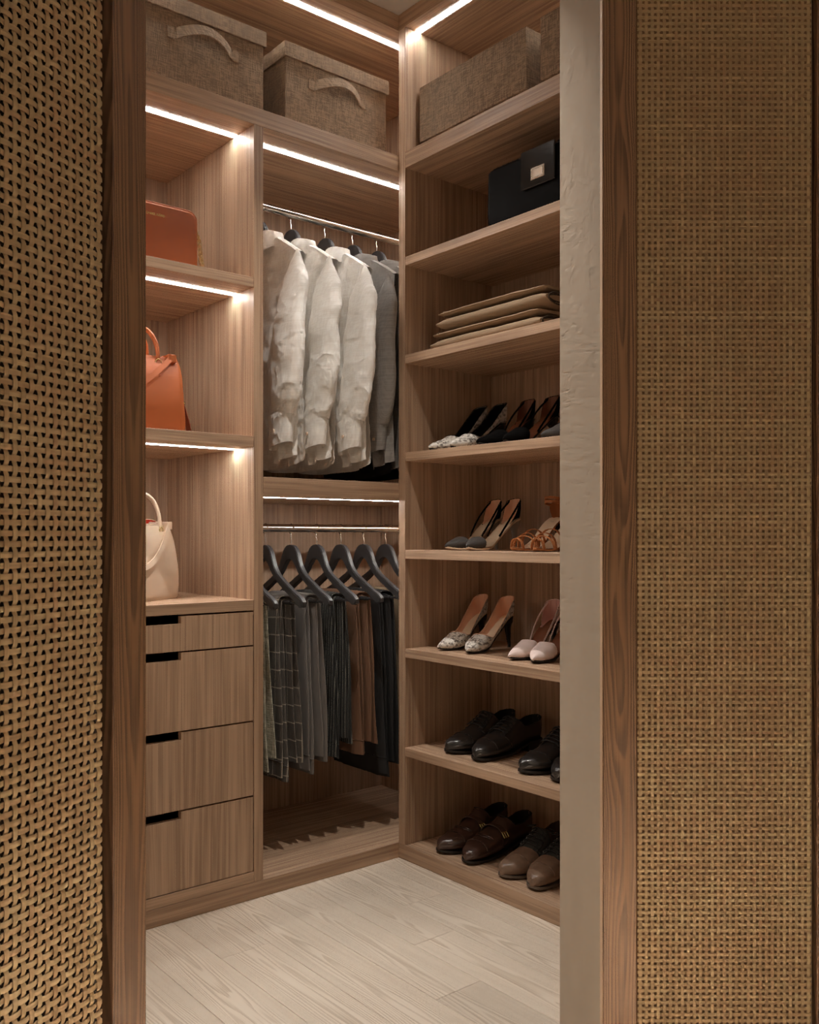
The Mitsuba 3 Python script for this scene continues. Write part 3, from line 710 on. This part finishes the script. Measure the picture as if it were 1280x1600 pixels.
def pump(label, toe, yaw, side, outer, lining, insole, heelmat, group):
    t = thing('shoe', label, 'shoe', group); ls = heel_last(side); tw = place(toe, yaw, ls.L)
    obj('upper', ls.shell(0, 1), outer, t, smooth=True, tw=tw); obj('lining', ls.shell(0, .93, -.0013), lining, t, smooth=True, tw=tw)
    obj('edge_binding', ls.rim(0, .674, .0011), lining, t, smooth=50, tw=tw)
    obj('insole', ls.sheet(.015, .72, .80, .0042), insole, t, smooth=True, tw=tw)
    obj('outsole', ls.sole_plate(.06, .985, .74, 0, -.0022, .0012), 'sole_dark', t, tw=tw)
    obj('heel', stiletto(ls, .026, .021, .012, .0046, .088), heelmat, t, smooth=50, tw=tw)

def dorsay(label, toe, yaw, side, toe_mat, counter_mat, lining, insole, heelmat, group, clear=False, strap=True):
    t = thing('shoe', label, 'shoe', group); ls = heel_last(side); tw = place(toe, yaw, ls.L)
    t0 = .76 if clear else .655
    vph = lambda q: np.where(q > .70, np.pi, ls.phim(np.maximum(q, .60)))
    obj('toe_box', ls.shell(t0, 1, phis=vph), toe_mat, t, smooth=True, tw=tw)
    if clear: obj('clear_side', ls.shell(.60, .76, .0002, phis=vph), 'clear_vinyl', t, smooth=True, tw=tw, label='clear vinyl vamp')
    else: obj('toe_lining', ls.shell(.655, .92, -.0013, phis=vph), lining, t, smooth=True, tw=tw)
    cph = lambda q: ls.phim(q)*np.where(q < .10, 1.0, np.clip(1-(q-.10)/.17, .25, 1)**.6)
    obj('heel_counter', ls.shell(0, .26, phis=cph), counter_mat, t, smooth=True, tw=tw)
    obj('counter_lining', ls.shell(0, .255, -.0013, phis=cph), lining, t, smooth=True, tw=tw)
    obj('insole', ls.sheet(.015, .95, .86, .003), insole, t, smooth=True, tw=tw)
    obj('outsole', ls.sole_plate(.03, .985, .88, 0, -.0022, .0022), insole if clear else 'sole_dark', t, tw=tw)
    if strap:
        A_, B_ = ls.pt(.02, cph(np.array(.02))*.97), ls.pt(.60, 1.2)
        for sg in (1, -1):
            A2 = ls.pt(.05, sg*cph(np.array(.05))*.96); B2 = ls.pt(.47, sg*.95, .001)
            q = np.linspace(0, 1, 16)[:, None]
            P = A2*(1-q)+B2*q+np.array([0, sg*.006, .006])*np.sin(np.pi*q)
            obj('strap', band(P, [0, sg, .2], .0058, .0016), counter_mat if not clear else 'black_suede', t, smooth=40, tw=tw)
    obj('heel', stiletto(ls, .026, .021, .012, .0046, .088), heelmat, t, smooth=50, tw=tw)

def sandal(label, toe, yaw, side, group):
    t = thing('shoe', label, 'shoe', group); ls = heel_last(side); tw = place(toe, yaw, ls.L)
    obj('insole', ls.sheet(.015, .985, .90, .003), 'insole', t, smooth=True, tw=tw)
    obj('outsole', ls.sole_plate(.03, .985, .92, 0, -.0022, .0022), 'tan_suede', t, tw=tw)
    obj('heel', stiletto(ls, .026, .021, .012, .0046, .088), 'black_patent', t, smooth=50, tw=tw)
    for tt, d, w in ((.90, .0, .011), (.80, -.03, .010), (.70, .05, .010), (.64, -.05, .010)):
        P = ls.arc(tt, -np.pi*.93 if d == 0 else -1.1, np.pi*.93 if d == 0 else 1.1, .0015, 30, d)
        a = np.linspace(-1, 1, 30); c = ls.pt(tt+d*(a+1)/2, 0.0)
        wv = ls.w(tt+d*(a+1)/2)+.001; hh = .030+.020*(.9-tt)/.26
        P = np.column_stack([c[:, 0]+.004*np.cos(a*1.5), c[:, 1]+wv*np.sin(a*np.pi/2), c[:, 2]+.001+hh*np.cos(a*np.pi/2)**.8])
        obj('toe_strap', band(P, np.column_stack([0*a, np.sin(a*1.5), np.cos(a*1.5)]), w, .0018), 'tan_suede', t, smooth=40, tw=tw)
    cph = lambda q: ls.phim(q)*1.0
    obj('heel_counter', ls.shell(0, .10, phis=lambda q: ls.phim(q)*np.clip(1-q*2.2, .5, 1)), 'tan_suede', t, smooth=True, tw=tw)
    for dz, xx in ((.044, .038), (.056, .036)):
        a = np.linspace(0, 2*np.pi, 40)
        P = np.column_stack([xx+.034*np.cos(a), .027*np.sin(a), .093+dz+.006*np.cos(a)])
        obj('ankle_strap', band(P, np.column_stack([np.cos(a), np.sin(a), 0*a]), .0075, .0018), 'tan_suede', t, smooth=40, tw=tw)
    obj('buckle', torus([.03, .0285, .144], .005, .001, [1, 0, 0], [0, 0, 1], 16, 6), 'gold', t, tw=tw)

MW = [(0, .0005), (.03, .020), (.12, .030), (.3, .030), (.45, .035), (.62, .0445), (.75, .045), (.88, .0355), (.955, .0235), (.99, .0115), (1, .006)]
MS = [(0, .024), (.25, .023), (.36, .016), (.5, .007), (.62, .0035), (.8, .003), (1, .007)]
MH = [(0, .108), (.15, .098), (.3, .096), (.40, .094), (.44, .088), (.5, .078), (.6, .064), (.7, .054), (.8, .047), (.9, .038), (.97, .029), (1, .020)]
MT = [(0, .068), (.1, .061), (.25, .052), (.34, .058), (.40, .078), (.432, .089), (.46, .1), (1, .1)]
def mens(label, toe, yaw, side, kind, group):
    t = thing('shoe', label, 'shoe', group); ls = Last(.292, MS, MW, MH, MT, side, curve=.007, base=.006, e=.74); tw = place(toe, yaw, ls.L)
    mat = {'derby': 'black_leather', 'monk': 'brown_leather', 'two_tone': 'patina_leather'}[kind]
    if kind == 'two_tone':
        obj('toe_box', ls.shell(.66, 1, .0006), 'patina_leather', t, smooth=True, tw=tw); obj('vamp', ls.shell(.40, .67, n=30), 'grey_suede', t, smooth=True, tw=tw)
        obj('quarter', ls.shell(0, .42, .0007), 'taupe_suede', t, smooth=True, tw=tw)
    else:
        obj('vamp', ls.shell(.40, 1), mat, t, smooth=True, tw=tw); obj('quarter', ls.shell(0, .42, .0007), mat, t, smooth=True, tw=tw)
    obj('lining', ls.shell(0, .44, -.0016, phis=lambda q: ls.phim(q)*.995), 'sole_dark' if kind != 'two_tone' else 'taupe_suede', t, smooth=True, tw=tw)
    obj('edge_binding', ls.rim(0, .432, .0013, .0004), 'lace' if kind != 'two_tone' else 'taupe_suede', t, smooth=50, tw=tw)
    obj('insole', ls.sheet(.015, .5, .80, .004), 'taupe_suede' if kind == 'two_tone' else 'black_void', t, smooth=True, tw=tw)
    obj('welt', ls.sole_plate(.0, 1.0, .84, .0055, -.0055, .0012, n=70), 'sole_grey' if kind == 'two_tone' else 'sole_dark', t, tw=tw)
    obj('heel_block', ls.sole_plate(.004, .27, .82, .0045, 0, -.0058, n=30, flat=True), 'sole_dark', t, tw=tw)
    if kind in ('derby', 'two_tone'):
        n = 5
        for sg in (1, -1):
            q = np.linspace(.435, .665, 20)
            obj('facing', band(ls.pt(q, sg*(np.pi-.42-.25*(q-.435)), .0010), np.stack([0*q, sg*.5+0*q, 1+0*q], -1), .013, .0016), mat if kind == 'derby' else 'grey_suede', t, smooth=40, tw=tw)
            obj('quarter_seam', tube(ls.pt(np.linspace(.655, .56, 14), sg*np.linspace(np.pi-.5, .95, 14), .0006), .0011, 6), mat if kind == 'derby' else 'grey_suede', t, smooth=50, tw=tw)
        for i in range(n):
            obj('lace', tube(ls.arc(.455+.043*i, -(np.pi-.62), -(np.pi+.62), .0032, 14)*1.0 if False else np.vstack([ls.arc(.455+.043*i, -(np.pi-.66), -np.pi, .0040, 8), ls.arc(.462+.043*i, np.pi, np.pi-.66, .0040, 8)[1:]]), .0019, 7), 'lace', t, smooth=50, tw=tw)
        if kind == 'two_tone':
            for i in range(n):
                for sg in (1, -1):
                    p = ls.pt(.455+.043*i, sg*(np.pi-.62), .0022); obj('eyelet', tube([p, p+np.array([0, sg*.0006, .0012])], .0018, 10), 'steel', t, tw=tw)
            a = np.linspace(0, 2*np.pi, 26)
            for sg in (1, -1):
                c = ls.pt(.45, sg*(np.pi-.45), .005)
                obj('lace_bow', tube(np.column_stack([c[0]-.006+.010*np.cos(a), c[1]+sg*(.012+.014*np.sin(a)), c[2]-.003*np.sin(a)]), .0014, 6, closed=False), 'lace', t, smooth=50, tw=tw)
    obj('toe_cap_seam', tube(np.vstack([ls.arc(.80, -np.pi*.52, -np.pi, .0005, 14), ls.arc(.80, np.pi, np.pi*.52, .0005, 14)[1:]]), .0011, 6), mat, t, smooth=50, tw=tw)
    if kind == 'monk':
        q = np.linspace(0, 1, 26); a = np.where(q < .5, -np.pi*(.42+1.16*q), np.pi*(.42+1.16*(1-q)))
        P = np.stack([ls.pt(.545-.03*(k-.5), x, .0022) for k, x in zip(q, a)])
        N = np.gradient(P, axis=0); nrm = np.stack([0*q, np.cos(np.linspace(np.pi*1.05, -.05*np.pi, 26)), abs(np.sin(np.linspace(np.pi, 0, 26)))+.1], -1)
        obj('monk_strap', band(P, nrm, .019, .0022), mat, t, smooth=40, tw=tw)
        c = ls.pt(.535, np.pi*.62, .0058); u1 = np.array([1., 0, .0]); u2 = np.array([0, -.62, .78])
        R = [c+sx*.0095*u1+sz*.0085*u2 for sx, sz in ((-1, -1), (1, -1), (1, 1), (-1, 1))]
        obj('buckle', tube(R, .0013, 7, closed=True), 'gold', t, tw=tw); obj('buckle_pin', tube([c-.009*u2, c+.008*u2], .0009, 6), 'gold', t, tw=tw)
        for k, (ta, w_) in enumerate(((.70, .8), (.675, .75))):
            P = np.vstack([ls.arc(ta, -np.pi*w_, -np.pi, .0012, 10, .025), ls.arc(ta+.025, np.pi, np.pi*w_, .0012, 10, -.025)[1:]])
            obj('fringe_seam', tube(P, .0013, 6), mat, t, smooth=50, tw=tw)

z3, z4, z5, z6, z7 = 1.2543, .9546, .6508, .3469, .0460
pump('snake print heel with black inside, left shoe of the pair', (.030, -.112, z3), 3, 1, 'snake', 'black_suede', 'black_suede', 'black_patent', 'snake print heels with black inside')
pump('snake print heel with black inside, beside the black heels', (.030, -.200, z3), 3, -1, 'snake', 'black_suede', 'black_suede', 'black_patent', 'snake print heels with black inside')
dorsay('black high heel with brown insole, right behind the snake print heels', (.030, -.322, z3), 4, 1, 'black_suede', 'black_suede', 'brown_insole', 'brown_insole', 'black_patent', 'black heels with brown insole')
dorsay('black high heel with brown insole, nearer to the plaster jamb', (.034, -.415, z3), 4, -1, 'black_suede', 'black_suede', 'brown_insole', 'brown_insole', 'black_patent', 'black heels with brown insole')
pump('grey satin shoe of which only the toe shows beside the jamb', (.040, -.560, z3), 4, 1, 'grey_satin', 'black_suede', 'black_suede', 'black_patent', 'grey satin shoe')
dorsay('clear vinyl heel with dark grey toe, left shoe of its pair', (.035, -.182, z4), 6, 1, 'grey_satin', 'black_suede', 'lining_tan', 'insole', 'heel_horn', 'clear vinyl heels', True)
dorsay('clear vinyl heel with dark grey toe, next to the tan sandals', (.030, -.270, z4), 6, -1, 'grey_satin', 'black_suede', 'lining_tan', 'insole', 'heel_horn', 'clear vinyl heels', True)
sandal('tan suede strappy sandal beside the clear vinyl heels', (.035, -.452, z4), 8, 1, 'tan strappy sandals')
sandal('tan suede strappy sandal half hidden by the plaster jamb', (.035, -.530, z4), 8, -1, 'tan strappy sandals')
pump('white and grey snake print pump with tan lining, farther from the pink shoes', (.036, -.148, z5), 12, 1, 'snake', 'lining_tan', 'insole', 'black_patent', 'snake print pumps with tan lining')
pump('white and grey snake print pump with tan lining, nearer to the pink shoes', (.045, -.255, z5), 12, -1, 'snake', 'lining_tan', 'insole', 'black_patent', 'snake print pumps with tan lining')
dorsay('pale pink pointed heel beside the snake print pumps', (.047, -.432, z5), 10, 1, 'pink_leather', 'pink_leather', 'pink_lining', 'brown_insole', 'black_patent', 'pale pink heels')
dorsay('pale pink pointed heel half hidden by the plaster jamb', (.045, -.514, z5), 10, -1, 'pink_leather', 'pink_leather', 'pink_lining', 'brown_insole', 'black_patent', 'pale pink heels')
mens('black leather lace-up shoe, leftmost of the four on its shelf', (.040, -.185, z6), 3, 1, 'derby', 'black lace-up shoes')
mens('black leather lace-up shoe, second from left on its shelf', (.038, -.298, z6), 3, -1, 'derby', 'black lace-up shoes')
mens('black leather lace-up shoe, third from left, partly hidden by the jamb', (.040, -.488, z6), 3, 1, 'derby', 'black lace-up shoes')
mens('black leather lace-up shoe of which only the toe shows beside the jamb', (.044, -.597, z6), 3, -1, 'derby', 'black lace-up shoes')
mens('glossy dark brown monk strap shoe at the left of the bottom shelf', (.028, -.162, z7), 3, 1, 'monk', 'dark brown monk strap shoes')
mens('glossy dark brown monk strap shoe with gold buckle showing, beside the two-tone shoes', (.026, -.270, z7), 3, -1, 'monk', 'dark brown monk strap shoes')
mens('two-tone brown and grey lace-up shoe beside the monk strap shoes', (.030, -.424, z7), 5, 1, 'two_tone', 'two-tone lace-up shoes')
mens('two-tone brown and grey lace-up shoe half hidden by the plaster jamb', (.030, -.525, z7), 5, -1, 'two_tone', 'two-tone lace-up shoes')

# ------------------------------------------------------------------ bags in the left niches
z0 = 1.7090
t = thing('shoulder_bag', 'flat orange leather shoulder bag with gold chain in the top niche', 'bag')
xa, xb, hB = -.886, -.630, .178
out = Polygon([(xa, 0), (xb, 0), (xb, hB), (xa, hB)]).buffer(-.026).buffer(.026, quad_segs=8).union(Polygon([(xa+.004, 0), (xb-.004, 0), (xb, .03), (xa, .03)]))
ring = np.array(out.exterior.segmentize(.012).coords)[:-1] if hasattr(out.exterior, 'segmentize') else np.array(out.exterior.coords)[:-1]
cen = np.array([(xa+xb)/2, hB/2]); R = []
for y, k in ((.098, .95), (.1, .975), (.104, .992), (.112, 1), (.155, 1), (.163, .992), (.168, .97)):
    q = cen+(ring-cen)*k; q[:, 1] -= q[:, 1].min(); R.append(np.column_stack([q[:, 0], np.full(len(q), y), z0+q[:, 1]]))
obj('body', loft(R), 'orange_leather', t, smooth=40)
obj('edge_piping', tube(np.column_stack([cen[0]+(ring[:, 0]-cen[0])*.985, np.full(len(ring), .1025), z0+.0015+ring[:, 1]*.985]), .0018, 6, closed=True), 'orange_leather', t, smooth=50)
obj('zip_top', box(xa+.03, .125, z0+hB-.001, xb-.03, .143, z0+hB+.0025), 'rust_leather', t)
tm = meshkit.text_mesh('MICHAEL KORS', .0062, .0012, True); tm.apply_translation([-(tm.bounds[0][0]+tm.bounds[1][0])/2, 0, 0])
v = tm.vertices.copy(); tm.vertices = np.column_stack([v[:, 0]-.759, .0985-v[:, 2]+.0004, v[:, 1]+z0+.142])
obj('lettering', tm, 'gold', t, label='gold metal lettering')
links = []
for st in (0, 1):
    P = np.array([(-.628+.004*st, .13, z0+.146-.004*st), (-.618+.007*st, .125, z0+.11), (-.614+.007*st, .118, z0+.06), (-.610+.006*st, .11, z0+.018), (-.604+.006*st, .10, z0+.004)])
    q = np.linspace(0, 1, 24); ss = np.linspace(0, 1, 5); C = np.stack([PchipInterpolator(ss, P[:, k])(q) for k in range(3)], -1)
    for i in range(24):
        d = np.gradient(C, axis=0)[i]; d /= np.linalg.norm(d); s_ = np.cross(d, [0, 1, 0] if i % 2 else [1, .2, 0]); s_ /= np.linalg.norm(s_)
        links.append(torus(C[i], .0042, .0010, d*1.15, s_*.8, 12, 5))
obj('chain', cat(*links), 'gold', t, smooth=60, label='gold chain hanging at its side')
obj('strap_end', band([(-.80, .085, z0+.003), (-.76, .075, z0+.003), (-.715, .082, z0+.003)], [0, 0, 1], .014, .003), 'rust_leather', t)
obj('clasp', torus([-.765, .074, z0+.008], .006, .0012, [1, 0, 0], [0, .3, 1], 14, 6), 'gold', t)

def tote(label, center, rot, hw, hd, hz, top_hw, top_hd, mat, strapmat, name='handbag', inner=None, handle_h=.10, group=None, extra=0):
    t = thing(name, label, 'bag', group); tw = T().translate(list(center)).rotate([0, 0, 1], rot)
    zs = np.linspace(0, 1, 22); R = []
    wv = interp([0, .04, .12, .45, .8, 1], [hw*.97, hw, hw*1.0, hw*.96, hw*.5+top_hw*.5, top_hw]); dv = interp([0, .05, .3, .7, 1], [hd*.94, hd, hd*1.02, hd*.66+top_hd*.34, top_hd])
    rr = interp([0, 1], [.03, min(.016, top_hd*.9)])
    for z in zs:
        r = rrect(wv(z), dv(z), min(rr(z), dv(z)*.95), 7)
        bul = .006*np.sin(np.pi*z)*np.cos(r[:, 0]/wv(z)*1.4)*np.sign(r[:, 1])
        R.append(np.column_stack([r[:, 0], r[:, 1]+bul, np.full(len(r), z*hz)]))
    R = np.array(R)
    R[..., 2] += (.006*np.cos(np.pi*R[..., 0]/hw)*zs[:, None]**3)*-1
    if inner: R[..., 2] += .014*np.clip(R[..., 1]/dv(1), 0, 1)*zs[:, None]**4
    body = loft(R) if not inner else loft(R, cap=False)
    obj('body', body, mat, t, smooth=50, tw=tw)
    b0 = R[0].copy(); obj('base', loft(np.stack([b0*[.985, .97, 1]+[0, 0, .0005], b0*[.985, .97, 1]+[0, 0, .004]])), strapmat, t, tw=tw)
    if inner:
        Q = R.copy(); Q[..., 0] *= .985; Q[..., 1] -= np.sign(Q[..., 1])*.0025; obj('lining', loft(Q[2:], cap=False), inner, t, smooth=50, tw=tw, label='red lining')
        obj('rim', tube(R[-1], .002, 7, closed=True), mat, t, smooth=50, tw=tw)
    hx_ = top_hw*.53
    for sg in (-1, 1):
        a = np.linspace(0, np.pi, 33); yb = sg*(top_hd+.004)
        P = np.column_stack([-hx_*np.sign(np.cos(a))*abs(np.cos(a))**.8, yb*(1-.45*np.sin(a)), hz-.002+handle_h*np.sin(a)**.75])
        h = obj('handle', tube(P, np.interp(a, [0, .25, np.pi-.25, np.pi], [.0052, .0062, .0062, .0052]), 12), mat, t, smooth=50, tw=tw)
        for sx in (-1, 1):
            obj('ring', torus([sx*hx_, yb+sg*.003, hz-.012], .0085, .0014, [1, 0, 0], [0, .15*sg, 1], 20, 8), 'gold', h, smooth=60, tw=tw)
            m = hullm([(sx*hx_+q*wd, yb+sg*(o+.0012*s2)+sg*dz, hz-.016-dz*2.2) for q in (-1, 1) for wd, dz, o in ((.010, 0, -.001), (.011, .010, .0), (.003, .016, .001)) for s2 in (-1, 1)])
            obj('handle_tab', m, mat, t, tw=tw)
    # long strap across the front, through a loop at the top corner
    q = np.linspace(0, 1, 20); zz = hz+.004-.115*np.sin(q*np.pi*.62)
    P = np.column_stack([top_hw*.80-q*top_hw*1.75, -dv(np.clip(zz/hz, 0, 1))-.0125, zz])
    obj('shoulder_strap', band(P, [0, -1, .25], .0155, .0026), mat, t, smooth=40, tw=tw)
    obj('strap_loop', box(top_hw*.80-.012, -top_hd-.016, hz-.010, top_hw*.80+.012, top_hd*.6, hz+.012, .002), mat, t, tw=tw)
    return t, tw
t, tw = tote('orange leather handbag with two rolled handles in the middle niche', (-.802, .168, 1.2725), 0, .147, .066, .207, .134, .034, 'orange_leather', 'rust_leather', handle_h=.088)
obj('side_ring', torus([.157, .005, .118], .010, .0013, [.35, 0, .2], [0, 0, 2.1], 22, 7), 'gold', t, smooth=60, tw=tw)
obj('side_clip', tube([(.150, .005, .142), (.156, .004, .132), (.158, .002, .12)], .0014, 7), 'gold', t, tw=tw)
obj('clip_bar', box(.148, -.004, .094, .166, .008, .100, .001), 'gold', t, tw=tw)
obj('strap_tail', band([(.157, .0, .095), (.164, -.004, .070), (.172, -.010, .035), (.176, -.014, .001)], [1, .5, 0], .015, .003), 'strap_brown', t, smooth=40, tw=tw, label='brown strap tail hanging at its side')
tote('cream leather handbag with red lining on top of the drawers', (-.768, .186, .8222), 31, .131, .058, .203, .113, .030, 'cream_leather', 'sole_dark', inner='red_lining', handle_h=.088)
